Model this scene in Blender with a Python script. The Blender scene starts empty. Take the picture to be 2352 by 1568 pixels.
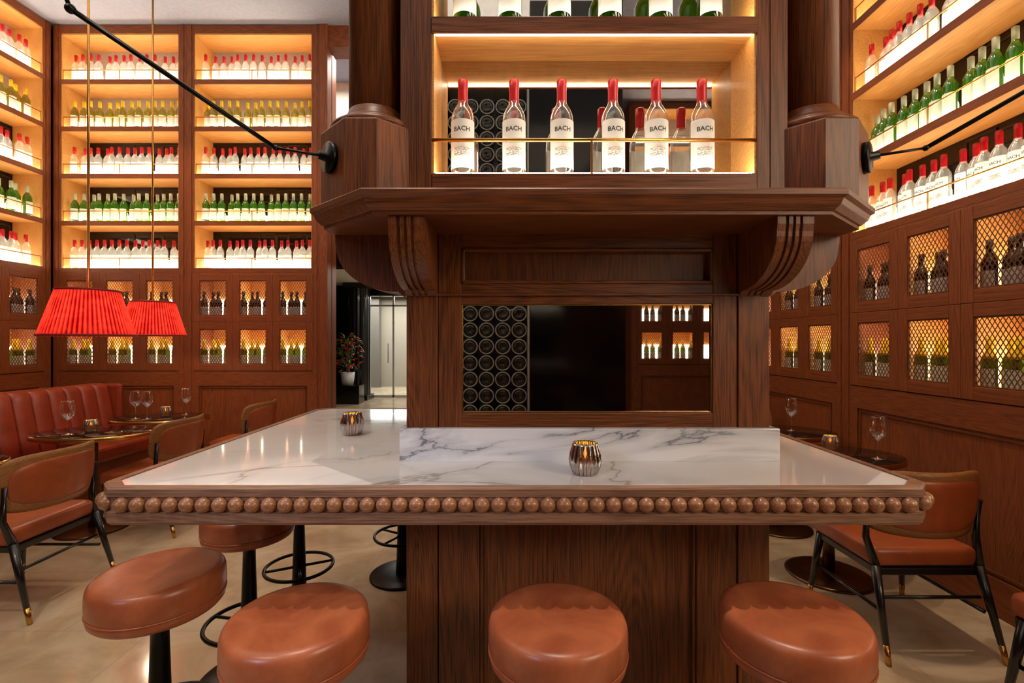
import bpy, bmesh, math, random
from mathutils import Matrix, Vector
random.seed(7)
C=bpy.context.scene.collection
F=1100.0
def lin(c):
    return tuple((x/12.92 if x<=0.04045 else ((x+0.055)/1.055)**2.4) for x in [v/255 for v in c])+(1,)

# ---------------- materials ----------------
def newmat(n):
    m=bpy.data.materials.new(n); m.use_nodes=True
    nt=m.node_tree; p=nt.nodes['Principled BSDF']
    return m,nt,p
def coords(nt,scale=(1,1,1),rot=(0,0,0)):
    tc=nt.nodes.new('ShaderNodeTexCoord'); mp=nt.nodes.new('ShaderNodeMapping')
    nt.links.new(tc.outputs['Object'],mp.inputs['Vector'])
    mp.inputs['Scale'].default_value=scale; mp.inputs['Rotation'].default_value=rot
    return mp
def ramp(nt,src,stops):
    r=nt.nodes.new('ShaderNodeValToRGB'); nt.links.new(src,r.inputs['Fac'])
    el=r.color_ramp.elements
    while len(el)<len(stops): el.new(0.5)
    for e,(p,c) in zip(el,stops): e.position=p; e.color=c
    return r
def noise(nt,vec,scale,detail=4,dist=0,rough=.5):
    n=nt.nodes.new('ShaderNodeTexNoise'); nt.links.new(vec,n.inputs['Vector'])
    n.inputs['Scale'].default_value=scale; n.inputs['Detail'].default_value=detail
    n.inputs['Distortion'].default_value=dist; n.inputs['Roughness'].default_value=rough
    return n
def bump(nt,p,src,strength=.1,dist=.01):
    b=nt.nodes.new('ShaderNodeBump'); b.inputs['Strength'].default_value=strength; b.inputs['Distance'].default_value=dist
    nt.links.new(src,b.inputs['Height']); nt.links.new(b.outputs[0],p.inputs['Normal'])
def math2(nt,op,a,b,c=None):
    n=nt.nodes.new('ShaderNodeMath'); n.operation=op
    for i,v in enumerate((a,b,c)):
        if v is None: continue
        if isinstance(v,(int,float)): n.inputs[i].default_value=v
        else: nt.links.new(v,n.inputs[i])
    return n.outputs[0]
def wood(n,dark,light,axis='Z',rough=.35,sc=1.0,coat=.05,spec=.35):
    m,nt,p=newmat(n)
    a,b=260*sc,7.0*sc
    s={'Z':(a,a,b),'X':(b,a,a),'Y':(a,b,a)}[axis]
    mp=coords(nt,s); n1=noise(nt,mp.outputs[0],1.0,4,.2,.6)
    q,w_=4.5,.40
    a2={'Z':(q,q,w_),'X':(w_,q,q),'Y':(q,w_,q)}[axis]
    mp2=coords(nt,a2); n2=noise(nt,mp2.outputs[0],1.0,1.5,.5)
    w=math2(nt,'SINE',math2(nt,'MULTIPLY',n2.outputs[0],230),0)
    v=math2(nt,'MULTIPLY_ADD',w,.06,n1.outputs[0])
    v=math2(nt,'MULTIPLY_ADD',math2(nt,'SUBTRACT',n2.outputs[0],.5),.12,v)
    r=ramp(nt,v,[(.28,lin(dark)),(.62,lin(light))])
    nt.links.new(r.outputs[0],p.inputs['Base Color'])
    p.inputs['Roughness'].default_value=rough; p.inputs['Coat Weight'].default_value=coat
    p.inputs['Coat Roughness'].default_value=.3; p.inputs['Specular IOR Level'].default_value=spec
    bump(nt,p,v,.06,.001)
    return m
def plain(n,col,rough=.5,metal=0,emit=None,es=0,coat=0):
    m,nt,p=newmat(n)
    mp=coords(nt,(1,1,1)); nz=noise(nt,mp.outputs[0],30,3)
    l=lin(col); d=tuple(x*.88 for x in l[:3])+(1,)
    r=ramp(nt,nz.outputs[0],[(.3,d),(.7,l)])
    nt.links.new(r.outputs[0],p.inputs['Base Color'])
    p.inputs['Roughness'].default_value=rough; p.inputs['Metallic'].default_value=metal
    p.inputs['Coat Weight'].default_value=coat
    if emit: p.inputs['Emission Color'].default_value=lin(emit); p.inputs['Emission Strength'].default_value=es
    return m
def leather(n,c1,c2,rough=.36):
    m,nt,p=newmat(n)
    mp=coords(nt); n1=noise(nt,mp.outputs[0],7,8,.4,.65)
    r=ramp(nt,n1.outputs[0],[(.28,lin(c1)),(.72,lin(c2))]); nt.links.new(r.outputs[0],p.inputs['Base Color'])
    v=noise(nt,mp.outputs[0],260,4)
    p.inputs['Roughness'].default_value=rough; bump(nt,p,v.outputs[0],.12,.001)
    return m
def glass(n,tint,gloss=.35,body=None,amt=.0,gcol=(1,1,1,1),grough=.05,fixed=None):
    m,nt,p=newmat(n); nt.nodes.remove(p)
    out=nt.nodes['Material Output']
    t=nt.nodes.new('ShaderNodeBsdfTransparent'); t.inputs[0].default_value=tint
    g=nt.nodes.new('ShaderNodeBsdfGlossy'); g.inputs['Roughness'].default_value=grough; g.inputs['Color'].default_value=gcol
    lw=nt.nodes.new('ShaderNodeLayerWeight'); lw.inputs[0].default_value=gloss
    base=t.outputs[0]
    if body:
        tr=nt.nodes.new('ShaderNodeBsdfTranslucent'); tr.inputs[0].default_value=lin(body)
        mb=nt.nodes.new('ShaderNodeMixShader'); mb.inputs[0].default_value=amt
        nt.links.new(t.outputs[0],mb.inputs[1]); nt.links.new(tr.outputs[0],mb.inputs[2]); base=mb.outputs[0]
    mx=nt.nodes.new('ShaderNodeMixShader')
    if fixed is None: nt.links.new(lw.outputs['Facing'],mx.inputs[0])
    else: mx.inputs[0].default_value=fixed
    nt.links.new(base,mx.inputs[1]); nt.links.new(g.outputs[0],mx.inputs[2])
    nt.links.new(mx.outputs[0],out.inputs[0])
    return m
def translucent(n,c1,c2,amt,scale=25,pleats=0):
    m,nt,p=newmat(n); nt.nodes.remove(p); out=nt.nodes['Material Output']
    mp=coords(nt)
    if pleats:
        g=nt.nodes.new('ShaderNodeTexGradient'); g.gradient_type='RADIAL'; nt.links.new(mp.outputs[0],g.inputs[0])
        s=math2(nt,'SINE',math2(nt,'MULTIPLY',g.outputs[1],2*math.pi*pleats),0)
        nz=noise(nt,mp.outputs[0],scale,4)
        v=math2(nt,'MULTIPLY_ADD',s,.3,nz.outputs[0])
        r=ramp(nt,v,[(.2,lin(c1)),(.85,lin(c2))])
    else:
        nz=noise(nt,mp.outputs[0],scale,4); r=ramp(nt,nz.outputs[0],[(.3,lin(c1)),(.7,lin(c2))])
    tr=nt.nodes.new('ShaderNodeBsdfTranslucent'); df=nt.nodes.new('ShaderNodeBsdfDiffuse')
    for s in (tr,df): nt.links.new(r.outputs[0],s.inputs['Color'])
    mx=nt.nodes.new('ShaderNodeMixShader'); mx.inputs[0].default_value=amt
    nt.links.new(df.outputs[0],mx.inputs[1]); nt.links.new(tr.outputs[0],mx.inputs[2]); nt.links.new(mx.outputs[0],out.inputs[0]); return m
def marble(n,base,vein,scale=1.0,rough=.08,wid=.03,lo=.5,hi=.7,rot=(0.3,0.2,.6),mn=.1,st=(1,1,1),det=7,cloud=0):
    m,nt,p=newmat(n)
    mp=coords(nt,st,rot)
    w=noise(nt,mp.outputs[0],1.3*scale,det,1.3,.55)
    a=math2(nt,'ABSOLUTE',math2(nt,'SUBTRACT',w.outputs[0],.5),0)
    r=ramp(nt,a,[(0,(1,1,1,1)),(wid,(0,0,0,1))])
    k=noise(nt,mp.outputs[0],1.5*scale,2); rk=ramp(nt,k.outputs[0],[(lo,(mn,mn,mn,1)),(hi,(1,1,1,1))])
    mm=math2(nt,'MULTIPLY',r.outputs[0],rk.outputs[0])
    if cloud:
        r2=ramp(nt,a,[(0,(cloud,cloud,cloud,1)),(wid*5,(0,0,0,1))])
        mm=math2(nt,'MAXIMUM',mm,math2(nt,'MULTIPLY',r2.outputs[0],rk.outputs[0]))
    c=nt.nodes.new('ShaderNodeMixRGB'); nt.links.new(mm,c.inputs[0]); c.inputs[1].default_value=lin(base); c.inputs[2].default_value=lin(vein)
    nt.links.new(c.outputs[0],p.inputs['Base Color']); p.inputs['Roughness'].default_value=rough
    return m

M={}
tw=((60,28,10),(122,66,29))
M['tw_z']=wood('tower_wood_upright',*tw,'Z',.42)
M['tw_x']=wood('tower_wood_level',*tw,'X',.42)
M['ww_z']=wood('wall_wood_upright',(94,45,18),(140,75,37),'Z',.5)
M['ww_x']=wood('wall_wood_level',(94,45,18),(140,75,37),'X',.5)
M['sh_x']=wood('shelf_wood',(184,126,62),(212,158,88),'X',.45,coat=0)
M['edge']=wood('table_edge_wood',(96,66,50),(150,112,90),'X',.4)
M['bead']=wood('bead_wood',(108,66,42),(166,116,82),'X',.28,1,.3)
M['marble']=marble('white_marble',(222,220,220),(158,146,134),.75,.07,.014,.44,.56,(0.3,0.2,.6),.12,(1,1.4,1),5,.3)
M['marble2']=marble('bold_marble',(226,225,230),(104,108,120),1.7,.09,.020,.44,.54,(0,.8,.25),.03,(.55,1,1.5),8,.45)
M['dmarble']=marble('black_marble',(18,15,14),(150,140,125),3,.08,.012)
M['leather']=leather('cognac_leather',(140,68,40),(188,108,70),.32)
M['chairl']=leather('chair_leather',(134,62,28),(168,84,44))
M['banq']=leather('banquette_leather',(112,38,20),(144,56,32),.42)
M['black']=plain('black_metal',(16,15,15),.35,.6)
M['wirem']=plain('dark_copper_wire',(120,78,50),.4,.5)
M['blackw']=plain('black_lacquer',(14,12,12),.3,0,coat=.3)
M['brass']=plain('brass',(206,156,84),.25,1)
M['bronze']=plain('dark_bronze',(104,76,50),.3,.9)
M['tan']=wood('tan_frame_wood',(116,74,36),(152,102,56),'X',.4)
M['mirror']=plain('mirror_glass',(210,205,200),.015,1)
M['backlow']=plain('back_panel_reflected_room',(46,40,38),.05,.5)
M['backtop']=plain('back_panel_reflected_ceiling',(184,180,180),.15,.1)
M['led']=plain('led_strip',(255,240,215),.5,0,(255,244,220),11)
M['fled']=plain('front_led_strip',(255,240,215),.5,0,(255,242,214),36)
M['led2']=plain('niche_led',(255,240,215),.5,0,(255,242,218),60)
M['led3']=plain('niche_top_fill',(255,240,215),.5,0,(255,240,214),22)
M['bulb']=plain('bulb_glass',(255,240,215),.5,0,(255,214,150),10)
M['cled']=plain('cabinet_led_fill',(255,235,205),.5,0,(255,242,212),14)
M['clear']=glass('clear_glass',(.97,.99,.98,1),.2,(240,246,244),.16)
M['clearn']=glass('clear_niche_glass',(.97,.99,.98,1),.22,(240,246,244),.10)
M['wg']=glass('wineglass_glass',(.97,.97,.97,1),.62)
M['green']=glass('green_glass',(.30,.50,.07,1),.16,(96,150,24),.3)
M['dgreen']=glass('dark_green_glass',(.12,.16,.03,1),.16,(70,84,10),.3)
M['olive']=glass('olive_glass',(.5,.46,.07,1),.16,(170,156,40),.35)
M['darkg']=plain('dark_bottle_glass',(18,17,14),.12,0,coat=.5)
M['red']=plain('red_capsule',(204,16,28),.35,.0)
M['yellow']=plain('yellow_capsule',(236,204,30),.4,.0)
M['white']=plain('white_capsule',(190,196,166),.4,.0)
M['blackcap']=plain('dark_capsule',(34,26,26),.35,.2)
M['label']=translucent('paper_label',(244,244,243),(250,250,249),.35)
M['slabel']=translucent('silver_label',(206,206,214),(234,234,238),.3)
M['ink']=plain('label_ink',(34,34,38),.6)
M['plaster']=plain('ceiling_plaster',(166,174,196),.9)
M['beige']=plain('beige_plaster',(222,218,210),.85)
M['brownwall']=plain('rear_wall_brown',(60,40,28),.7)
M['chrome']=glass('smoked_silver_glass',(.55,.34,.15,1),.6,None,0,(.50,.50,.51,1),.1,.90)
M['wax']=plain('candle_wax',(255,190,60),.5,0,(255,160,30),.8)
M['flame']=plain('flame',(255,210,90),.5,0,(255,190,60),16)
M['pot']=plain('white_ceramic',(205,205,208),.4)
M['leafg']=plain('green_leaf',(62,104,40),.5)
M['leafr']=plain('red_leaf',(176,48,34),.5)
M['ring']=plain('rack_ring_metal',(176,178,174),.35,.4)
M['stone']=plain('black_stone',(12,11,12),.12)
M['glassdoor']=glass('door_glass',(.85,.9,.92,1),.15)
M['frost']=plain('outdoor_render',(150,138,122),.8)
M['frost2']=plain('outdoor_pillar_stone',(112,102,92),.8)
m,nt,p=newmat('label_drawing'); mp=coords(nt,(1,1,2.5)); nz=noise(nt,mp.outputs[0],190,5,1)
r=ramp(nt,nz.outputs[0],[(.46,lin((128,128,132))),(.54,lin((238,237,232)))]); nt.links.new(r.outputs[0],p.inputs['Base Color']); M['drawing']=m
M['silk']=translucent('red_silk',(110,2,8),(226,58,46),.66,14,60)
M['silktrim']=plain('red_braid',(140,14,18),.6)
m,nt,p=newmat('floor_marble'); mp=coords(nt)
n1=noise(nt,mp.outputs[0],2.6,8,.7,.58); r=ramp(nt,n1.outputs[0],[(.3,lin((172,146,116))),(.5,lin((194,172,142))),(.7,lin((210,192,166)))])
bk=nt.nodes.new('ShaderNodeTexBrick'); nt.links.new(mp.outputs[0],bk.inputs['Vector']); bk.inputs['Scale'].default_value=1
bk.inputs['Brick Width'].default_value=.9; bk.inputs['Row Height'].default_value=.6; bk.inputs['Mortar Size'].default_value=.002
bk.inputs['Color1'].default_value=(1,1,1,1); bk.inputs['Color2'].default_value=(.93,.93,.93,1); bk.inputs['Mortar'].default_value=(.75,.72,.68,1)
c=nt.nodes.new('ShaderNodeMixRGB'); c.blend_type='MULTIPLY'; c.inputs[0].default_value=1
nt.links.new(r.outputs[0],c.inputs[1]); nt.links.new(bk.outputs[0],c.inputs[2]); nt.links.new(c.outputs[0],p.inputs['Base Color']); p.inputs['Roughness'].default_value=.12
M['floor']=m

# ---------------- mesh builder ----------------
class MB:
    def __init__(s): s.bm=bmesh.new(); s.mats=[]
    def mi(s,k):
        if k not in s.mats: s.mats.append(k)
        return s.mats.index(k)
    def add(s,vs,fs,k,smooth=False,bev=0,seg=2,T=None):
        b=bmesh.new(); v=[b.verts.new(x) for x in vs]
        for f in fs:
            try: b.faces.new([v[i] for i in f])
            except ValueError: pass
        if bev: bmesh.ops.bevel(b,geom=b.edges[:],offset=bev,segments=seg,profile=.5,affect='EDGES',clamp_overlap=True)
        s.merge(b,k,smooth,T)
    def merge(s,b,k,smooth=False,T=None):
        bmesh.ops.recalc_face_normals(b,faces=b.faces[:])
        if T is not None: bmesh.ops.transform(b,matrix=T,verts=b.verts[:])
        i=s.mi(k)
        for f in b.faces: f.material_index=i; f.smooth=smooth
        me=bpy.data.meshes.new('t'); b.to_mesh(me); b.free()
        s.bm.from_mesh(me); bpy.data.meshes.remove(me)
    def box(s,x0,x1,y0,y1,z0,z1,k,bev=0,T=None,seg=2,smooth=False):
        vs=[(x,y,z) for z in (z0,z1) for y in (y0,y1) for x in (x0,x1)]
        s.add(vs,[(0,2,3,1),(4,5,7,6),(0,1,5,4),(2,6,7,3),(0,4,6,2),(1,3,7,5)],k,smooth,bev,seg,T=T)
    def prism(s,poly,z0,z1,k,bev=0,T=None,smooth=False):
        n=len(poly); vs=[(x,y,z0) for x,y in poly]+[(x,y,z1) for x,y in poly]
        fs=[tuple(range(n))[::-1],tuple(range(n,2*n))]+[(i,(i+1)%n,n+(i+1)%n,n+i) for i in range(n)]
        s.add(vs,fs,k,smooth,bev,T=T)
    def rings(s,rs,k,cap=True,smooth=False,close=True,T=None):
        n=len(rs[0]); vs=[p for r in rs for p in r]; fs=[]
        for j in range(len(rs)-1):
            for i in range(n if close else n-1):
                fs.append((j*n+i,j*n+(i+1)%n,(j+1)*n+(i+1)%n,(j+1)*n+i))
        if cap: fs+= [tuple(range(n))[::-1],tuple(range((len(rs)-1)*n,len(rs)*n))]
        s.add(vs,fs,k,smooth,T=T)
    def lathe(s,prof,k,seg=24,c=(0,0,0),cap=True,sx=1,sy=1,T=None,smooth=True,rib=0,ribn=0,a0=None,a1=None):
        rs=[]
        full=a0 is None
        for r,z in prof:
            ring=[]
            for i in range(seg if full else seg+1):
                a=2*math.pi*i/seg if full else a0+(a1-a0)*i/seg
                q=r*(1+rib*math.cos(ribn*a)) if rib else r
                ring.append((c[0]+sx*q*math.cos(a),c[1]+sy*q*math.sin(a),c[2]+z))
            rs.append(ring)
        s.rings(rs,k,cap and full,smooth,full,T)
    def tube(s,pts,r,k,seg=10,r2=None):
        pts=[Vector(p) for p in pts]; rs=[]; n=len(pts)
        for i,p in enumerate(pts):
            d=(pts[min(i+1,n-1)]-pts[max(i-1,0)]).normalized()
            q=d.to_track_quat('Z','Y').to_matrix()
            rr=r if r2 is None else r+(r2-r)*i/(n-1)
            rs.append([tuple(p+q@Vector((rr*math.cos(2*math.pi*j/seg),rr*math.sin(2*math.pi*j/seg),0))) for j in range(seg)])
        s.rings(rs,k,True,True)
    def torus(s,R,r,k,c=(0,0,0),seg=32,ms=8,T=None):
        vs=[];fs=[]
        for i in range(seg):
            a=2*math.pi*i/seg
            for j in range(ms):
                b=2*math.pi*j/ms
                vs.append((c[0]+(R+r*math.cos(b))*math.cos(a),c[1]+(R+r*math.cos(b))*math.sin(a),c[2]+r*math.sin(b)))
                fs.append((i*ms+j,((i+1)%seg)*ms+j,((i+1)%seg)*ms+(j+1)%ms,i*ms+(j+1)%ms))
        s.add(vs,fs,k,True,T=T)
    def sphere(s,r,k,c=(0,0,0),u=20,v=12,sc=(1,1,1)):
        b=bmesh.new(); bmesh.ops.create_uvsphere(b,u_segments=u,v_segments=v,radius=r)
        s.merge(b,k,True,Matrix.Translation(c)@Matrix.Diagonal((*sc,1)))
    def mesh(s,name):
        me=bpy.data.meshes.new(name); s.bm.to_mesh(me); s.bm.free()
        for k in s.mats: me.materials.append(M[k])
        return me
def ob(name,data,loc=(0,0,0),parent=None,rot=(0,0,0),label=None,cat=None,group=None,kind=None):
    if isinstance(data,MB): data=data.mesh(name)
    o=bpy.data.objects.new(name,data); C.objects.link(o)
    o.location=loc; o.rotation_euler=rot
    if parent: o.parent=parent
    if label: o['label']=label
    if cat: o['category']=cat
    if group: o['group']=group
    if kind: o['kind']=kind
    return o
def copytree(src,loc,rz=0,label=None):
    n=src.copy(); C.objects.link(n); n.location=loc; n.rotation_euler=(0,0,rz)
    if label: n['label']=label
    kids={}
    for x in list(bpy.data.objects):
        if x.parent: kids.setdefault(x.parent.name,[]).append(x)
    def rec(a,b):
        for ch in kids.get(a.name,[]):
            c=ch.copy(); c.parent=b; C.objects.link(c); rec(ch,c)
    rec(src,n)
    return n

# ---------------- room shell ----------------
def struct(name,args,k,**kw):
    b=MB(); b.box(*args,k); return ob(name,b,kind='structure')
struct('floor',(-6,5,-4.6,16,-.1,0),'floor')
struct('ceiling',(-6,5,-4.6,6.6,4.96,5.1),'plaster')
struct('wall_back',(-5.6,-2.13,5.67,5.8,0,4.96),'ww_z')
struct('wall_left',(-5.6,-5.46,-4.6,5.67,0,4.96),'ww_z')
struct('wall_right',(2.92,3.05,.6,5.6,0,4.96),'ww_z')
struct('wall_right_front',(4.6,4.75,-4.6,.6,0,4.96),'brownwall')
struct('wall_rear',(-6,5,-4.75,-4.6,0,4.96),'brownwall')
struct('wall_back_right',(.6,2.92,5.6,5.75,0,4.96),'ww_z')
struct('trim_1',(-2.04,.6,5.32,5.55,4.72,4.96),'ww_x')
b=MB(); b.box(-2.128,-2.04,5.29,5.40,0,4.96,'ww_z',.004); ob('trim_2',b,kind='structure')
struct('wall_soffit',(-4.6,3,6.5,6.62,2.92,5.2),'beige')
b=MB(); b.box(-4.6,3,6.48,6.64,2.45,2.92,'stone',.01); ob('trim_3',b,kind='structure')
struct('ceiling_hall',(-4.6,3,6.64,13,2.9,3.0),'beige')
struct('wall_hall_left',(-4.7,-4.55,5.8,13,0,3.0),'stone')
b=MB()
b.box(-4.55,-3.72,12.4,12.6,0,2.95,'stone'); b.box(-3.72,3,12.4,12.6,2.63,2.95,'stone'); b.box(-2.0,3,12.4,12.6,0,2.63,'stone')
ob('wall_hall_end',b,kind='structure')
b=MB(); 
for x in (-3.72,-3.10,-2.04): b.box(x,x+.04,12.42,12.5,0,2.63,'ring')
b.box(-3.72,-2.0,12.42,12.5,0,.06,'ring'); b.box(-3.72,-2.0,12.42,12.5,2.36,2.40,'ring'); b.box(-3.68,-2.04,12.45,12.46,.06,2.63,'glassdoor')
b.tube([(-3.2,12.38,.9),(-3.2,12.38,1.4)],.015,'ring')
ob('door_1',b,kind='structure')
b=MB(); b.box(-7,3,15.4,15.5,0,3,'frost')
b.box(-4.75,-4.2,15.1,15.4,0,3,'frost2')
ob('wall_street',b,kind='structure')
b=MB(); b.lathe([(.27,0),(.27,2.9)],'blackw',72,cap=True,rib=.03,ribn=18,smooth=False); b.box(-.3,.3,-.3,.3,0,.12,'blackw',.01); b.box(-.3,.3,-.3,.3,2.78,2.9,'blackw',.01)
ob('hall_column',b,(-3.85,12.05,0),label='black fluted column beside the glass entrance door',cat='column')

# ---------------- bottles ----------------
def prof_glass(): return [(.001,.004),(.033,0),(.039,.006),(.039,.2),(.037,.214),(.028,.235),(.019,.25),(.0148,.265),(.0145,.325)]
def bottle_simple(name,g,cap,lab,seg=12,big=False):
    b=MB(); b.lathe(prof_glass(),g,seg); b.lathe([(.0396,.035),(.0396,.16)],lab,seg,cap=False,a0=-math.pi*.92,a1=-math.pi*.08)
    if big: b.lathe([(.0375,.214),(.0295,.234),(.0205,.25),(.0165,.265),(.0165,.33),(.012,.334)],cap,seg)
    else: b.lathe([(.0160,.256),(.0168,.33),(.012,.334)],cap,seg)
    return b.mesh(name)
BM={'red':bottle_simple('bottle_clear','clear','red','label'),
    'green':bottle_simple('bottle_green','green','white','label'),
    'yellow':bottle_simple('bottle_olive','olive','yellow','label'),
    'dark':bottle_simple('bottle_dark','darkg','blackcap','slabel'),
    'cyel':bottle_simple('bottle_cabinet','dgreen','yellow','label',12,True)}
BL={'red':'clear glass wine bottle with white label and red capsule','green':'green glass wine bottle with white label and pale capsule',
    'yellow':'olive glass wine bottle with white label and yellow capsule','dark':'dark wine bottle with silver label behind wire mesh',
    'cyel':'dark green wine bottle with yellow capsule behind wire mesh'}
def textmesh(txt,size,R,zc,spx=1.0,bold=0):
    cu=bpy.data.curves.new('t','FONT'); cu.body=txt; cu.size=size; cu.align_x='CENTER'; cu.resolution_u=2
    cu.space_character=spx; cu.offset=bold
    o=bpy.data.objects.new('t',cu); C.objects.link(o); bpy.context.view_layer.update()
    dg=bpy.context.evaluated_depsgraph_get(); me=bpy.data.meshes.new_from_object(o.evaluated_get(dg))
    bpy.data.objects.remove(o)
    for v in me.vertices:
        a=v.co.x/R; z=v.co.y+zc
        v.co=Vector((R*math.sin(a),-R*math.cos(a),z))
    me.materials.clear(); me.materials.append(M['ink']); me.name='lettering'
    return me
def detail_bottle(kind,g,cap,loc,text=True):
    b=MB(); b.lathe(prof_glass(),g,32)
    o=ob('wine_bottle',b,loc,label=BL[kind],cat='bottle')
    z0=.03 if text else .045
    b=MB(); b.lathe([(.0396,z0),(.0396,.19)],'label',32,cap=False,a0=-math.pi*.93,a1=-math.pi*.07)
    ob('label',b,parent=o)
    b=MB(); b.lathe([(.0158,.258),(.0162,.262),(.0162,.30),(.0168,.302),(.0168,.33),(.013,.335),(.001,.336)],cap,24); ob('capsule',b,parent=o)
    if text:
        ob('lettering',textmesh('BACH',.0215,.0404,.150,1.0,.0003),parent=o)
        ob('lettering',textmesh('ESTATE',.0062,.0404,.112,1.5),parent=o)
        b=MB(); b.lathe([(.0400,.07),(.0400,.096)],'drawing',14,cap=False,a0=-math.pi/2-.7,a1=-math.pi/2+.7); ob('label_picture',b,parent=o)
    else:
        b=MB(); b.lathe([(.0400,.10),(.0400,.118)],'drawing',14,cap=False,a0=-math.pi/2-.6,a1=-math.pi/2+.6); ob('label_picture',b,parent=o)
    return o
SZ,S2B,S2T,RZ=1.987,2.443,2.482,2.095
k=1.60
DET={'red':detail_bottle('red','clearn','red',(-.164,k,SZ+.0006)),'green':detail_bottle('green','green','white',(-.157,k,S2T+.0006),False)}
DET['red']['group']='bottles in the lit niche'; DET['green']['group']='bottles in the upper niche'
FAR=[]
def put_bottle(kind,w,rz=0,group='',det=False,stuff=False):
    if stuff: FAR.append((kind,Matrix.Translation(w)@Matrix.Rotation(rz,4,'Z'))); return
    if det: 
        o=copytree(DET[kind],w,rz)
    else:
        o=bpy.data.objects.new('wine_bottle',BM[kind]); C.objects.link(o); o.location=w; o.rotation_euler=(0,0,rz)
        o['label']=BL[kind]; o['category']='bottle'
    o['group']=group
    return o

# ---------------- display bays ----------------
SHZ=[2.26+.522*i for i in range(5)]
def wire(w,h):
    b=MB(); dx,dz=.028,.045; t=.0024
    L=[]
    n=int((w/dx+h/dz))+2
    for sgn in (1,-1):
        for i in range(-n,n+1):
            c=i*dx; kk=sgn*dx/dz
            za=(0-c)/kk; zb=(w-c)/kk
            lo=max(0,min(za,zb)); hi=min(h,max(za,zb))
            if hi-lo>.004: L.append(((c+kk*lo,lo),(c+kk*hi,hi),sgn))
    for (xa,za),(xb,zb),sg in L:
        y=0.0012*sg
        d=Vector((xb-xa,0,zb-za)).normalized(); nx=Vector((-d.z,0,d.x))*t
        p=[Vector((xa-w/2,y,za)),Vector((xb-w/2,y,zb))]
        vs=[p[0]-nx,p[1]-nx,p[1]+nx,p[0]+nx]; vs=[tuple(v) for v in vs]+[(v.x,v.y+.002,v.z) for v in vs]
        b.add(vs,[(0,1,2,3),(7,6,5,4),(0,4,5,1),(1,5,6,2),(2,6,7,3),(3,7,4,0)],'wirem')
    return b.mesh('wire_mesh')
WIRE=wire(.3,.39)
def mk_body():
    b=MB()
    for s in (-1,1):
        x0,x1=(-.7375,-.65) if s<0 else (.65,.7375)
        b.box(x0,x1,0,.35,1.12,4.95,'ww_z',.003)
        b.box(x0+.028,x1-.028,-.008,.0,0.0,4.95,'ww_z')
        xa,xb=(-.651,-.645) if s<0 else (.645,.651)
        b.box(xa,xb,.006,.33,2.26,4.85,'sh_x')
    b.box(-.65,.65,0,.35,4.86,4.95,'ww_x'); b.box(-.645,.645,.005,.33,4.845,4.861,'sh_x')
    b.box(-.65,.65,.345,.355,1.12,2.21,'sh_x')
    b.box(-.7375,.7375,0.012,.35,0,1.12,'ww_z')
    b.box(-.7375,.7375,0,.012,.96,1.12,'ww_x'); b.box(-.7375,.7375,0,.012,.0,.2,'ww_x',.002)
    b.box(-.7375,-.6,0,.012,.2,.96,'ww_z'); b.box(.6,.7375,0,.012,.2,.96,'ww_z')
    for a in [(-.585,.585,.93,.945),(-.585,.585,.215,.23)]: b.box(a[0],a[1],.004,.014,a[2],a[3],'tw_x',.002)
    for x in (-.585,.57): b.box(x,x+.015,.004,.014,.215,.945,'tw_z',.002)
    b.box(-.65,.65,.02,.345,1.125,1.14,'sh_x'); b.box(-.65,.65,.02,.345,1.665,1.68,'sh_x')
    b.box(-.65,.65,.0165,.026,1.648,1.679,'ww_x')  # added strip blocking cabinet light that leaks between the door rows
    b.box(-.65,.65,0,.02,2.195,2.21,'ww_x')
    for x in (-.2215,.2215): b.box(x-.01,x+.01,.02,.345,1.14,2.2,'sh_x')
    return b.mesh('cabinet_body')
def mk_shelf():
    b=MB(); b.box(-.645,.645,.008,.33,-.045,0,'sh_x',.003); b.box(-.65,.65,0,.008,-.05,.004,'ww_x',.002); return b.mesh('shelf')
def mk_rail():
    b=MB(); b.tube([(-.65,.02,.115),(.65,.02,.115)],.005,'brass',8)
    for x in (-.64,-.02,.64): b.box(x-.003,x+.003,.016,.024,0,.115,'brass')
    return b.mesh('rail')
def mk_led(kk):
    b=MB()
    if kk=='led':
        b.box(-.644,.644,.312,.324,.002,.14,'led'); b.box(-.644,.644,.030,.042,.001,.008,'fled')
    else:
        b.box(-.64,.64,.326,.336,.002,.26,'cled'); b.box(-.64,.64,.028,.05,.498,.504,'cled')  # second strip is added, hidden behind the door rail to brighten the bottles
    return b.mesh('light_strip')
def mk_door():
    b=MB(); w,h=.4415,.535; ww,wh=.295,.385
    x0,x1=-w/2,w/2; z0,z1=0,h; a,c=-ww/2,ww/2; d,e=(h-wh)/2,(h+wh)/2
    b.box(x0,a,-.004,.016,z0,z1,'ww_z',.003); b.box(c,x1,-.004,.016,z0,z1,'ww_z',.003)
    b.box(a,c,-.004,.016,z0,d,'ww_x',.003); b.box(a,c,-.004,.016,e,z1,'ww_x',.003)
    for q in [(a,a+.008,d,e),(c-.008,c,d,e),(a,c,d,d+.008),(a,c,e-.008,e)]: b.box(q[0],q[1],.0,.012,q[2],q[3],'tw_z',.002)
    return b.mesh('door')
BODY,SHELF,RAIL,LED,CLED,DOOR=mk_body(),mk_shelf(),mk_rail(),mk_led('led'),mk_led('cled'),mk_door()
b=MB(); b.box(-.648,.648,.33,.338,2.26,3.78,'backlow'); b.box(-.648,.648,.33,.338,3.78,4.85,'backtop')  # dark and pale tones paint in the mirrored dim room and ceiling
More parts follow.
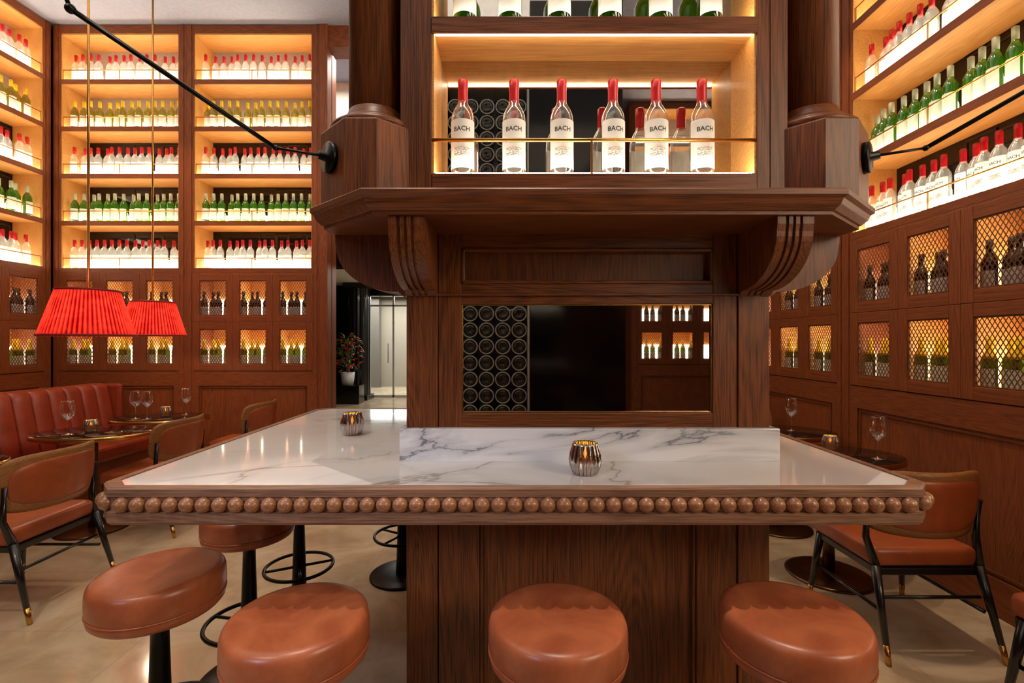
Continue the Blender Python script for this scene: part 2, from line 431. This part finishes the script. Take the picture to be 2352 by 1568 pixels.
def fret_reflection(x0,z0,w,h):  # solid bars stand in for a lattice reflected in the shelf backs
    t=.012
    for q in ((x0,x0+w,z0,z0+t),(x0,x0+w,z0+h-t,z0+h)): b.box(q[0],q[1],.322,.331,q[2],q[3],'brownwall')
    for q in ((x0,x0+t),(x0+w-t,x0+w)): b.box(q[0],q[1],.322,.331,z0,z0+h,'brownwall')
for z in (2.26,2.782,3.304):
    for x,w,dz,h in ((-.1,.2,.3,.16),(.1,.14,.24,.2),(.24,.22,.33,.12),(.46,.16,.2,.24)): fret_reflection(x,z+dz,w,h)
BACK=b.mesh('back_panel')
def bay(loc,rot,rows,cabs,grp,det=(),cstuff=False):
    root=ob('display_cabinet',BODY,loc,rot=(0,0,rot),label='tall wooden wall cabinet with lit bottle shelves above mesh doors',cat='cabinet',group='wall display cabinets')
    ob('back_panel',BACK,parent=root)
    for z in SHZ:
        ob('shelf',SHELF,(0,0,z),root); ob('rail',RAIL,(0,0,z),root); ob('light_strip',LED,(0,0,z),root)
    for z in (1.14,1.68): ob('light_strip',CLED,(0,0,z),root)
    for i in (-1,0,1):
        for z in (1.126,1.663):
            d=ob('door',DOOR,(i*.443,0,z),root); ob('wire_mesh',WIRE,(0,.006,.0725),d)
    R=Matrix.Rotation(rot,4,'Z'); W=lambda x,y,z: Vector(loc)+(R@Vector((x,y,z)))
    kinds=['red','green','red','yellow','red']
    for r,(n,xa,xb) in rows.items():
        for i in range(n):
            x=xa+(xb-xa)*(i+.5)/n+random.uniform(-.002,.002)
            y=random.choice((.10,.10,.115,.14))
            put_bottle(kinds[r],W(x,y,SHZ[r]+.0005),rot+random.uniform(-.3,.3),grp,det=(r in det))
    for col,row,n in cabs:
        for i in range(n):
            x=col*.443+(-.2+.4*(i+.5)/n)
            put_bottle('dark' if row else 'cyel',W(x,(.10,.14)[i%2],(1.1405,1.6805)[row]),rot,'bottles behind mesh doors',stuff=cstuff)
    return root
full={0:(15,-.63,.63),1:(14,-.63,.63),2:(15,-.63,.63),3:(14,-.63,.63),4:(14,-.63,.63)}
allc=[(c,r,5) for c in (-1,0,1) for r in (0,1)]
bay((-4.342,5.3,0),0,full,allc,'bottles on the back wall shelves',cstuff=True)
bay((-2.867,5.3,0),0,full,allc,'bottles on the back wall shelves',cstuff=True)
bay((-5.09,4.55,0),math.pi/2,{i:(6,.12,.62) for i in range(5)},[(1,0,5),(1,1,5)],'bottles on the side wall shelves',cstuff=True)
bay((2.55,2.94,0),-math.pi/2,{0:(15,-.63,.63),1:(14,-.63,.63),2:(15,-.63,.63),3:(6,.1,.63)},allc,'bottles on the side wall shelves',(0,))
bay((2.55,4.415,0),-math.pi/2,{},[(1,0,5),(1,1,5),(0,0,5),(0,1,5)],'',cstuff=True)
bay((2.55,1.465,0),-math.pi/2,{},[],'')
bay((2.45,-3.6,0),math.pi,{},[(c,r,4) for c in (1,0) for r in (0,1)],'',cstuff=True)
bay((3.925,-3.6,0),math.pi,{},[],'')
fb=bmesh.new(); fm=[]
for kind,T in FAR:
    me=BM[kind].copy(); me.transform(T); n0=len(fb.faces); fb.from_mesh(me); fb.faces.ensure_lookup_table()
    idx=[]
    for mt in me.materials:
        if mt not in fm: fm.append(mt)
        idx.append(fm.index(mt))
    for f in fb.faces[n0:]: f.material_index=idx[f.material_index]
    bpy.data.meshes.remove(me)
me=bpy.data.meshes.new('wine_bottle_far'); fb.to_mesh(me); fb.free()
for mt in fm: me.materials.append(mt)
ob('wine_bottle',me,label='dark and yellow-capped bottles packed behind wire mesh doors',cat='bottle',kind='stuff',group='bottles behind mesh doors')
b=MB(); cols,rws=5,24; P=.16
for i in range(cols):
    for j in range(rws):
        T=Matrix.Translation((-.32+i*P,0,.12+j*P))@Matrix.Rotation(math.pi/2,4,'X')
        b.torus(.070,.0065,'ring',(0,0,0),22,6,T)
b.box(-.42,-.4,-.3,.02,0,4.0,'black'); b.box(.4,.42,-.3,.02,0,4.0,'ring'); b.box(-.42,.42,-.3,.02,4.0,4.03,'ring'); b.box(-.42,.42,-.31,-.3,0,4.0,'blackw')
rack=ob('wine_rack',b,(-.25,-1.4,0),label='tall metal wine rack with rings holding bottles',cat='wine rack')
b=MB()
for i in range(cols):
    for j in range(rws):
        T=Matrix.Translation((-.32+i*P,.0,.12+j*P))@Matrix.Rotation(math.pi/2,4,'X')
        b.lathe([(.001,.01),(.028,.008),(.052,-.004),(.057,.01),(.057,.2)],'darkg',16,T=T)
ob('rack_bottles',b,parent=rack,kind='stuff')
struct('wall_stone_panel',(.18,1.12,-1.75,-1.45,0,4.96),'stone')

# ---------------- bar island ----------------
isl=ob('bar_island',None,(.25,2.1,0),label='octagonal wooden bar island with white marble top and columned display tower',cat='bar counter')
OX,OY=.25,2.1
def part(name,b,**kw):
    me=b.mesh(name); me.transform(Matrix.Translation((-OX,-OY,0))); return ob(name,me,parent=isl,**kw)
def oct8(x0,x1,y0,y1,cx,cy=None):
    cy=cx if cy is None else cy
    return [(x0+cx,y0),(x1-cx,y0),(x1,y0+cy),(x1,y1-cy),(x1-cx,y1),(x0+cx,y1),(x0,y1-cy),(x0,y0+cy)]
TX0,TX1,TY0,TY1=-1.155,1.17,1.30,2.87
b=MB(); b.prism(oct8(TX0+.028,TX1-.028,TY0+.028,TY1-.028,.05),1.02,1.05,'marble',.002); part('tabletop',b,label='white veined marble slab')
def ins(d,z): return [(x,y,z) for x,y in oct8(TX0+d,TX1-d,TY0+d,TY1-d,.055)]
b=MB(); b.rings([ins(.03,1.046),ins(.026,1.053),ins(.004,1.053),ins(0,1.048),ins(0,1.028),ins(.006,1.024),ins(.006,.988),ins(0,.984),ins(0,.958),ins(.006,.950),ins(.3,.950)],'edge',False)
b.prism(oct8(TX0+.3,TX1-.3,TY0+.3,TY1-.3,.05),.94,1.0,'tw_x')
b.prism(oct8(TX0+.03,TX1-.03,TY0+.03,TY1-.03,.05),.951,1.019,'tw_x')
part('table_edge',b)
b=MB(); b.sphere(.0212,'bead',u=24,v=14); bm_=b.mesh('bead')
nb=49
def bead(x,y,rz=0): ob('bead',bm_,(x-OX,y-OY,1.006),isl,rot=(random.uniform(0,.5),0,rz+random.uniform(-.2,.2)))
for i in range(nb): bead(-1.062+i*(2.14/(nb-1)),1.303)
for x,y in ((-1.118,1.322),(-1.15,1.352),(1.133,1.322),(1.165,1.352)): bead(x,y)
b=MB()
for x in (TX0+.003,TX1-.003):
    y=1.395
    while y<2.82: b.sphere(.0212,'bead',(x,y,1.006),14,8); y+=.0446
for i in range(nb): b.sphere(.0212,'bead',(-1.062+i*(2.14/(nb-1)),TY1-.003,1.006),14,8)
part('bead',b,kind='stuff')
BX0,BX1,BY0,BY1=-.356,.868,1.62,2.58
b=MB(); b.box(BX0+.01,BX1-.01,BY0+.02,BY1-.02,0,.945,'tw_z')
def framed(b,y,z0,z1):
    for x0,x1 in ((BX0,BX0+.105),(BX1-.105,BX1)): b.box(x0,x1,y-.006,y+.05,z0,z1,'tw_z',.003)
framed(b,BY0,0,.945); framed(b,BY1-.03,0,.945)
for x0,x1 in ((BX0+.108,-.11),(.625,BX1-.108)): b.box(x0,x1,BY0,BY0+.03,0,.945,'tw_z',.002)
b.box(-.11,.625,BY0,BY0+.03,.90,.945,'tw_x',.002); b.box(-.11,.625,BY0,BY0+.03,0,.16,'tw_x',.002)
for q in ((-.11,-.098,.16,.90),(.613,.625,.16,.90)): b.box(q[0],q[1],BY0+.006,BY0+.03,q[2],q[3],'tw_z',.003)
b.box(-.11,.625,BY0+.006,BY0+.03,.888,.90,'tw_x',.003)
part('pedestal',b)
b=MB(); b.box(-.375,.893,1.594,2.61,1.049,1.16,'marble2',.003); part('marble_plinth',b,label='white marble plinth with bold grey veins')
b=MB(); b.box(BX0+.01,BX1-.01,BY0+.03,BY1-.02,1.1,1.82,'tw_z')
framed(b,BY0,1.12,1.82); framed(b,BY1-.03,1.12,1.82)
MX0,MX1,MZ0,MZ1=-.171,.680,1.208,1.577
b.box(BX0+.107,MX0,BY0,BY0+.04,1.12,1.82,'tw_z',.002); b.box(MX1,BX1-.107,BY0,BY0+.04,1.12,1.82,'tw_z',.002)
b.box(MX0,MX1,BY0,BY0+.04,1.12,MZ0,'tw_x',.002); b.box(MX0,MX1,BY0,BY0+.04,MZ1,1.645,'tw_x',.002); b.box(MX0,MX1,BY0,BY0+.04,1.765,1.82,'tw_x',.002)
for q in ((MX0,MX1,1.645,1.657),(MX0,MX1,1.753,1.765)): b.box(q[0],q[1],BY0-.006,BY0+.03,q[2],q[3],'tw_x',.004)
for x in (MX0,MX1-.012): b.box(x,x+.012,BY0-.006,BY0+.03,1.645,1.765,'tw_z',.004)
b.box(BX0-.004,BX1+.004,BY0-.012,BY0+.02,1.604,1.612,'tw_x',.002)
part('tower_body',b)
b=MB(); b.box(MX0,MX1,BY0+.016,BY0+.024,MZ0,MZ1,'mirror')
part('mirror',b,label='flat mirror panel with thin brass trim')
b=MB()
for q in ((MX0,MX1,MZ0,MZ0+.004),(MX0,MX1,MZ1-.004,MZ1),(MX0,MX0+.004,MZ0,MZ1),(MX1-.004,MX1,MZ0,MZ1)): b.box(q[0],q[1],BY0+.008,BY0+.018,q[2],q[3],'brass',.001)
part('mirror_trim',b)
def corbel():
    b=MB(); W=.105; n=7; 
    for i in range(n):
        g=.007 if i%2 else 0
        w0=-W/2+ [0,.024,.033,.044,.053,.064,.073][i]; w1=-W/2+[.024,.033,.044,.053,.064,.073,.105][i]
        D=.245-g
        poly=[(0,0),(D,0),(D,-.03),(D-.004,-.05)]
        for kk in range(1,17):
            a=math.pi/2*kk/16
            poly.append((.03+(D-.034)*math.cos(a),-.05-(.15-g)*math.sin(a)))
        poly+= [(.012,-.215+g),(0,-.215+g)]
        T=Matrix(((0,0,1,0),(-1,0,0,0),(0,1,0,0),(0,0,0,1)))
        b.prism(poly,w0,w1,'tw_z',0,T)
    return b.mesh('corbel')
CB=corbel()
for x,y,rz in ((BX0+.0525,BY0,0),(BX1-.0525,BY0,0),(BX0,BY0+.06,-math.pi/2),(BX1,BY0+.06,math.pi/2),(BX0,BY1-.06,-math.pi/2),(BX1,BY1-.06,math.pi/2)):
    ob('corbel',CB,(x-OX,y-OY,1.818),isl,rot=(0,0,rz))
def corn(d,z):
    x0,x1,y0,y1=-.646+d,1.16-d,1.33+d,2.87-d
    return [(x,y,z) for x,y in oct8(x0,x1,y0,y1,.225-d*.4,.2-d*.4)]
b=MB(); b.rings([corn(.02,1.878),corn(.003,1.878),corn(0,1.874),corn(0,1.860),corn(.004,1.857),corn(.010,1.853),corn(.016,1.838),corn(.03,1.824),corn(.036,1.822),corn(.036,1.812)],'tw_x')
part('cornice_shelf',b)
UX0,UX1,UY,UB=-.256,.782,1.53,1.70
b=MB()
b.box(-.357,UX0,UY,2.7,1.878,3.1,'tw_z',.003); b.box(UX1,.882,UY,2.7,1.878,3.1,'tw_z',.003)
b.box(-.302,-.299,UY-.003,UY,1.878,3.05,'tw_z'); b.box(.825,.828,UY-.003,UY,1.878,3.05,'tw_z')
b.box(-.42,-.357,1.62,2.7,1.878,3.1,'tw_z'); b.box(.882,.95,1.62,2.7,1.878,3.1,'tw_z')
b.box(UX0,UX1,UB+.01,2.7,1.878,3.1,'tw_z')
b.box(UX0,UX1,UY-.004,UB+.01,1.878,SZ,'tw_x',.003)
b.box(-.357,.882,UY-.01,2.7,2.95,3.1,'tw_x',.003)
part('tower_upper',b)
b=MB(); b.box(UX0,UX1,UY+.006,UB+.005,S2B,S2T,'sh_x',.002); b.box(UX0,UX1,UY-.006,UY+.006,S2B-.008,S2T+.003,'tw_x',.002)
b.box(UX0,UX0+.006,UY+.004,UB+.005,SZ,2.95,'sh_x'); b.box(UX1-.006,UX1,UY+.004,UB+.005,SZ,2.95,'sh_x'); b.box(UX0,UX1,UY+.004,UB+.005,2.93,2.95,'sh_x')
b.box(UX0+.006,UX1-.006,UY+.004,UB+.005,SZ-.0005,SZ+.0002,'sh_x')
part('niche_lining',b,label='honey coloured oak niche lining')
b=MB(); b.box(UX0+.006,UX1-.006,UB-.002,UB+.006,SZ+.001,S2B-.001,'mirror'); b.box(UX0+.006,UX1-.006,UB-.002,UB+.006,S2T+.001,2.93,'mirror'); part('mirror',b,label='mirror at the back of the niche')
b=MB(); b.tube([(UX0,UY+.004,RZ),(UX1,UY+.004,RZ)],.006,'brass',10); b.box(.252,.258,UY+.001,UY+.007,SZ,RZ,'brass')
b.tube([(UX0,UY+.004,2.59),(UX1,UY+.004,2.59)],.0048,'brass',10)
part('rail',b,label='thin brass bottle rail')
b=MB(); b.box(UX0+.01,UX1-.01,UY+.010,UY+.022,SZ+.0004,SZ+.006,'led2'); b.box(UX0+.01,UX1-.01,UY+.010,UY+.018,S2T+.0004,S2T+.005,'led2')
b.box(UX0+.01,UX1-.01,UY+.008,UY+.020,S2B-.005,S2B-.0005,'led3'); part('light_strip',b)  # extra strip under the upper shelf, added to brighten the bottle labels
for cx in (-.46,1.0):
    cy=1.615; h=.165; cut=.115
    def o8(s,z): return [(cx+x*s,cy+y*s,z) for x,y in oct8(-h,h,-h,h,cut)]
    b=MB(); b.rings([o8(1,1.878),o8(1,2.125),o8(.985,2.13)],'tw_z'); part('column_block',b)
    b=MB(); b.lathe([(.1,2.13),(.134,2.13),(.142,2.136),(.145,2.144),(.142,2.152),(.134,2.158),(.121,2.16),(.119,2.166),(.115,2.170),(.103,2.178),(.097,2.184),(.096,2.190),(.090,2.196),(.087,2.21)],'tw_x',64,(cx,cy,0)); part('column_base',b)
    b=MB(); b.lathe([(.086,2.2),(.085,3.05),(.1,3.08),(.1,3.1)],'tw_z',64,(cx,cy,0)); part('column_shaft',b)
red=DET['red']
for x in (.007,.166,.337,.481,.634): copytree(red,(x,k,SZ+.0006),random.uniform(-.12,.12))
for x in (-.006,.157,.326,.495,.66): copytree(DET['green'],(x,k,S2T+.0006),random.uniform(-.15,.15))
for sgn,cx in ((-1,-.46),(1,1.0)):
    px,py,pz=cx+sgn*.1085,1.615-.1085,2.026
    n=Vector((sgn*.7071,-.7071,0))
    r=ob('swing_arm_lamp',None,(px,py,pz),label='black swing-arm wall lamp fixed to the column block',cat='lamp')
    b=MB(); T=n.to_track_quat('Z','Y').to_matrix().to_4x4(); b.lathe([(.001,0),(.048,0),(.048,.014),(.044,.017),(.015,.018),(.012,.04),(.001,.041)],'black',32,T=T); ob('wall_plate',b,parent=r)
    e=Vector((sgn*.15,-.05,.012)); f=Vector((sgn*.535,-.31,.255))
    b=MB(); s=n*.035; b.tube([tuple(s),tuple(e)],.0042,'black'); b.sphere(.009,'black',tuple(e)); b.tube([tuple(e),tuple(f)],.0068,'black'); b.sphere(.012,'black',tuple(f))
    b.tube([tuple(f),tuple(f+Vector((sgn*.01,-.02,.06))),tuple(f+Vector((sgn*.05,-.03,.16)))],.005,'black'); ob('arm',b,parent=r)

# ---------------- bar stools ----------------
st=ob('bar_stool',None,(.12,1.265,0),label='round cognac leather bar stool on a black pedestal',cat='stool',group='bar stools around the counter')
b=MB()
b.lathe([(.001,.615),(.15,.613),(.170,.616),(.178,.625),(.1805,.638),(.1790,.645),(.1790,.649),(.181,.656),(.1825,.674),(.182,.698),(.1805,.712),(.177,.722),(.170,.729),(.155,.7325),(.11,.7335),(.06,.7335),(.001,.7335)],'leather',72)
b.torus(.1805,.0028,'leather',(0,0,.647),72,6)
ob('seat',b,parent=st)
b=MB(); b.lathe([(.042,.012),(.04,.05),(.026,.5),(.024,.598),(.07,.603),(.09,.613)],'black',32); ob('pole',b,parent=st)
b=MB(); b.torus(.17,.009,'black',(0,0,.25),48,8)
for a in (0,math.pi/2,math.pi,3*math.pi/2): b.tube([(.03*math.cos(a),.03*math.sin(a),.25),(.165*math.cos(a),.165*math.sin(a),.25)],.007,'black')
ob('footrest',b,parent=st)
b=MB(); b.lathe([(.001,0),(.2,0),(.2,.008),(.19,.014),(.05,.02),(.001,.02)],'black',48); ob('base',b,parent=st)
for x,y in ((.747,1.275),(-.565,1.265),(-1.11,1.51),(-1.13,2.06),(-1.137,2.56),(-.68,2.98)): copytree(st,(x,y,0),random.uniform(0,1.5))

# ---------------- chairs ----------------
def chair(loc,rz):
    c=ob('dining_chair',None,loc,rot=(0,0,rz),label='leather dining chair with curved framed back and black legs',cat='chair',group='dining chairs')
    b=MB(); b.box(-.25,.25,-.2,.27,.385,.478,'chairl',.03,seg=4,smooth=True); ob('seat',b,parent=c)
    b=MB(); b.box(-.235,.235,-.2,.255,.35,.386,'blackw',.006)
    for x in (-.235,.235): b.tube([(x,-.235,.2),(x,.235,.2)],.009,'blackw',8)
    b.tube([(-.23,-.22,.26),(.23,-.22,.26)],.009,'blackw',8)
    ob('seat_frame',b,parent=c)
    def panel(su,sv,zc,hh,th,kk,name,pw):
        N=32; Mv=14; vs=[];fs=[]
        for side in (-1,1):
            for i in range(N+1):
                u=math.sin((i/N-.5)*math.pi); 
                hz=hh*sv*(1-abs(u)**pw)**(1/pw) if abs(u)<.9999 else 0.002
                for j in range(Mv+1):
                    v=(j/Mv-.5)*2
                    uu=u*su; x=.285*uu; y=-.25+.13*uu*uu
                    nx,ny=.26*uu*-.9,1; l=math.hypot(nx,ny)
                    t=th*(1-.55*abs(v)**8)
                    lean=-.10*(zc+v*hz-.5)
                    vs.append((x+side*t*nx/l,y+side*t*ny/l+lean,zc+v*hz))
        o=(N+1)*(Mv+1)
        for i in range(N):
            for j in range(Mv):
                a=i*(Mv+1)+j
                fs.append((a,a+1,a+Mv+2,a+Mv+1)); fs.append((o+a,o+a+Mv+1,o+a+Mv+2,o+a+1))
        for i in range(N):
            for j in (0,Mv):
                a=i*(Mv+1)+j; fs.append((a,a+Mv+1,o+a+Mv+1,o+a))
        b=MB(); b.add(vs,fs,kk,True); return ob(name,b,parent=c)
    panel(1,1,.70,.155,.011,'tan','back_frame',5)
    panel(.88,.80,.697,.155,.018,'chairl','backrest',3.6)
    for sx in (-1,1):
        for sy in (-1,1):
            b=MB()
            foot=Vector((sx*.265,sy*.27 if sy>0 else -.31,0)); top=Vector((sx*.225,.225,.38)) if sy>0 else Vector((sx*.243,-.2,.40))
            kk=foot.lerp(top,.2)
            b.tube([tuple(foot),tuple(kk)],.011,'brass',10,.0135); b.tube([tuple(kk),tuple(top)],.0135,'blackw',10,.021)
            if sy<0: b.tube([tuple(top),(sx*.262,-.165,.52),(sx*.268,-.18,.70)],.02,'blackw',10,.012)
            ob('leg',b,parent=c)
    return c
ch=chair((1.95,2.45,0),0)
hp=math.pi/2
for loc,rz in (((-2.78,2.72,0),hp),((-2.80,3.8,0),hp),((-2.70,4.82,0),hp),((2.2,1.62,0),.05),((2.15,4.35,0),math.pi)): copytree(ch,loc,rz)

# ---------------- cafe tables ----------------
tb=ob('cafe_table',None,(-3.25,3.72,0),label='oval black marble cafe table with brass rim and pedestal',cat='table',group='cafe tables')
b=MB(); b.lathe([(.001,.722),(.99,.722),(.99,.748),(.98,.75),(.001,.75)],'dmarble',56,sx=.425,sy=.285); ob('tabletop',b,parent=tb)
b=MB(); b.lathe([(.99,.715),(1.012,.718),(1.012,.745),(.992,.749)],'brass',56,cap=False,sx=.425,sy=.285); b.lathe([(.001,.716),(.99,.716),(.99,.7225)],'bronze',56,sx=.425,sy=.285); ob('rim',b,parent=tb)
b=MB(); b.lathe([(.035,.02),(.032,.2),(.028,.7),(.1,.716)],'bronze',28); ob('pedestal',b,parent=tb)
b=MB(); b.lathe([(.001,0),(.24,0),(.24,.008),(.22,.016),(.04,.026),(.001,.026)],'bronze',48); ob('base',b,parent=tb)
for p in ((-3.27,4.45,0),(-3.4,2.75,0),(1.97,2.98,0),(2.08,3.75,0)): copytree(tb,p)

# ---------------- tabletop items ----------------
b=MB(); pr=[(.036,0),(.036,.0015),(.02,.004),(.005,.008),(.0038,.02),(.0038,.105),(.008,.113),(.028,.128),(.043,.152),(.047,.175),(.043,.21),(.036,.25)]
b.lathe(pr,'wg',32,cap=False); b.torus(.036,.0016,'wg',(0,0,.25),32,5); gm=b.mesh('wine_glass')
for p in ((-3.34,3.6),(-3.41,4.34),(-3.29,4.32),(-3.13,4.6),(2.185,2.86),(2.2,3.77)):
    ob('wine_glass',gm,(p[0],p[1],.7505),label='empty stemmed wine glass on the cafe table',cat='glass',group='wine glasses')
vt=ob('candle_holder',None,(.2215,1.45,1.0505),label='ribbed smoked silver glass votive with lit candle',cat='candle holder',group='votive candles')
b=MB(); b.lathe([(.03,0),(.036,.003),(.044,.025),(.047,.045),(.044,.065),(.037,.088),(.036,.094),(.034,.094)],'chrome',144,rib=.07,ribn=18,cap=False); b.lathe([(.001,.001),(.03,.001)],'chrome',24,cap=False); ob('holder',b,parent=vt)
b=MB(); b.lathe([(.001,.004),(.026,.004),(.026,.045),(.001,.047)],'wax',24); ob('candle',b,parent=vt)
b=MB(); b.lathe([(.001,.047),(.005,.056),(.006,.062),(.003,.072),(.0005,.08)],'flame',12); ob('flame',b,parent=vt)
for p in ((-.687,2.06,1.0505),(-3.27,3.72,.7505),(-3.24,4.48,.7505),(2.06,3.1,.7505)): copytree(vt,p)

# ---------------- pendant lamps ----------------
b=MB(); n=60; rs=[]
for t in (0,.25,.5,.75,1):
    R=.262+(.172-.262)*t; ring=[]
    for i in range(n*4):
        a=2*math.pi*i/(n*4); q=R*(1+(.0,.022,.0,-.022)[i%4]*(1-.3*t)); ring.append((q*math.cos(a),q*math.sin(a),.32*t))
    rs.append(ring)
b.rings(rs,'silk',False,False); SHADE=b.mesh('shade')
b=MB(); b.lathe([(.268,0),(.271,.007),(.267,.015),(.263,.007),(.268,0)],'silktrim',96,cap=False); TB=b.mesh('shade_trim')
b=MB(); b.lathe([(.177,.308),(.180,.315),(.177,.324),(.173,.315),(.177,.308)],'silktrim',96,cap=False); TT=b.mesh('shade_trim')
def pendant(x,y,zb):
    r=ob('pendant_lamp',None,(x,y,zb),label='pleated red silk pendant lamp on a brass rod',cat='lamp',group='red pendant lamps')
    ob('shade',SHADE,parent=r); ob('shade_trim',TB,parent=r); ob('shade_trim',TT,parent=r)
    b=MB(); b.tube([(0,0,.28),(0,0,4.94-zb)],.008,'brass',10); b.lathe([(.001,4.93-zb),(.06,4.93-zb),(.06,4.955-zb),(.001,4.955-zb)],'brass',24)
    for a in (0,2.09,4.19): b.tube([(0,0,.315),(.17*math.cos(a),.17*math.sin(a),.317)],.003,'brass',6)
    ob('rod',b,parent=r)
    b=MB(); b.sphere(.03,'bulb',(0,0,.2)); ob('bulb',b,parent=r)
    l=bpy.data.lights.new('lamp_light','POINT'); l.energy=9; l.color=(1,.80,.58); l.shadow_soft_size=.04
    lo=bpy.data.objects.new('lamp_light',l); C.objects.link(lo); lo.location=(x,y,zb+.10)
pendant(-2.945,3.33,1.486); pendant(-3.36,4.48,1.50)

# ---------------- banquette ----------------
bq=ob('banquette',None,(-4.3,3.6,0),label='channel-tufted rust leather banquette against the wall',cat='sofa')
b=MB(); W_=.165; NCH=18
for i in range(NCH):
    y0=-1.47+i*W_; prof=[]
    for q in range(9):
        a=math.pi*q/8; prof.append((y0+W_/2-(W_/2-.002)*math.cos(a), .035+.030*math.sin(a)))
    rs=[]
    for z,xo,sc in ((.42,.06,1),(.6,.03,1),(.8,-.01,1),(.95,-.04,1),(.99,-.055,.9),(1.01,-.08,.5)):
        rs.append([(xo+d*sc,yy,z) for yy,d in prof]+[(-.14,y0+W_-.002,z),(-.14,y0+.002,z)])
    b.rings(rs,'banq',True,True)
ob('backrest',b,parent=bq)
b=MB(); b.box(-.1,.5,-1.45,1.5,.32,.46,'banq',.03); ob('seat',b,parent=bq)
b=MB(); b.box(-.1,.44,-1.45,1.5,0,.32,'ww_x',.004); b.box(-.75,-.12,-1.45,1.5,0,.94,'ww_x',.004); ob('base',b,parent=bq)
b=MB(); b.box(-.14,.12,1.5,1.56,.0,1.0,'banq',.025); ob('end_panel',b,parent=bq)

# ---------------- plant ----------------
b=MB(); b.box(-.33,.33,-.2,.2,0,.43,'stone',.01); ob('plant_stand',b,(-3.86,11.25,0),label='low black stone block',cat='plinth')
pl=ob('potted_plant',None,(-3.86,11.25,.431),label='red and green leafy plant in a white pot',cat='plant')
b=MB(); b.lathe([(.001,0),(.13,0),(.165,.3),(.15,.3),(.145,.27),(.001,.27)],'pot',32); ob('pot',b,parent=pl)
b=MB()
for i in range(7):
    a=random.uniform(0,6.28); d=random.uniform(.05,.2); b.tube([(0,0,.25),(d*.5*math.cos(a),d*.5*math.sin(a),.6),(d*math.cos(a),d*math.sin(a),random.uniform(.8,1.1))],.008,'leafg',6)
ob('stem',b,parent=pl)
b=MB()
for i in range(190):
    a=random.uniform(0,6.28); z=random.uniform(.35,1.15); d=random.uniform(.02,.32)*(1-abs(z-.7)*.9)
    L=random.uniform(.12,.2); w=L*.22
    T=Matrix.Translation((d*math.cos(a),d*math.sin(a),z))@Matrix.Rotation(a+random.uniform(-.6,.6),4,'Z')@Matrix.Rotation(random.uniform(-.9,.5),4,'Y')
    b.add([(0,0,0),(L*.4,-w,.015),(L,0,-.02),(L*.4,w,.015),(L*.5,0,.03)],[(0,1,4),(1,2,4),(2,3,4),(3,0,4)],random.choice(['leafg','leafr']),T=T)
ob('foliage',b,parent=pl)

# ---------------- lights ----------------
def area(loc,rot,sx,sy,e,col):
    l=bpy.data.lights.new('area','AREA'); l.shape='RECTANGLE'; l.size=sx; l.size_y=sy; l.energy=e; l.color=col
    o=bpy.data.objects.new('fill_area',l); C.objects.link(o); o.location=loc; o.rotation_euler=rot; return o  # unseen area lights added as fill, not ceiling fixtures
def aim(o,t): o.rotation_euler=(Vector(t)-o.location).to_track_quat('-Z','Y').to_euler()
area((-1.5,2.9,4.9),(0,0,0),6,3,62,(1,.85,.64))  # broad warm fill added over the room
area((-1.5,-1.5,4.9),(0,0,0),5,3,52,(1,.88,.72))  # added soft fill from above and behind the camera
area((-3.8,-1.0,3.6),(math.pi,0,0),2,3,60,(.95,.93,1))  # upward fill added to brighten the ceiling
o=area((3.5,-1.3,3.2),(0,0,0),1.4,1.4,85,(1,.83,.6)); aim(o,(.6,1.6,1.5))  # warm fill added from front right, aimed at the tower
area((-3,14,2.8),(0,0,0),4,2,330,(1,.95,.88))  # added light brightening the street beyond the glass door
area((-.6,10,2.85),(0,0,0),1.5,2,100,(1,.87,.72))  # added hall fill, set where the tower hides its reflection
area((-2.4,5.95,4.85),(0,0,0),2,.5,45,(1,.95,.88))  # added light to brighten the pale soffit wall
def spot(loc,t,e,ang,col,blend=.6,ss=.06):
    l=bpy.data.lights.new('spot','SPOT'); l.energy=e; l.spot_size=ang; l.spot_blend=blend; l.color=col; l.shadow_soft_size=ss
    o=bpy.data.objects.new('spot_light',l); C.objects.link(o); o.location=loc; aim(o,t)
for x in (-.565,.12,.747): spot((x,1.3,4.7),(x,1.22,.7),180,.3,(1,.86,.72),.6,.015)
for x,y in ((-3.9,4.3),(-2.6,4.3)): spot((x,y,4.8),(x,5.3,1.2),150,1.0,(1,.64,.40))
for y in (2.2,3.4): spot((1.6,y,4.8),(2.6,y,1.0),125,1.0,(1,.76,.5))
spot((-2.4,-1.4,2.5),(-.5,1.25,.95),200,.42,(.66,.74,1),1.0,.4)  # added cool spot standing in for daylight from left behind the camera
spot((-2.2,.2,4.8),(-1.6,1.8,0),190,.9,(1,.80,.55),.8,.1)

w=bpy.data.worlds.new('World'); bpy.context.scene.world=w; w.use_nodes=True
w.node_tree.nodes['Background'].inputs[0].default_value=(1,.85,.75,1); w.node_tree.nodes['Background'].inputs[1].default_value=.05
bpy.context.scene.view_settings.view_transform='Standard'

cd=bpy.data.cameras.new('Camera'); cd.sensor_width=36; cd.lens=36*F/2352; cd.clip_start=.02
co=bpy.data.objects.new('Camera',cd); C.objects.link(co); co.location=(0,0,1.45); co.rotation_euler=(math.pi/2,0,0)
bpy.context.scene.camera=co
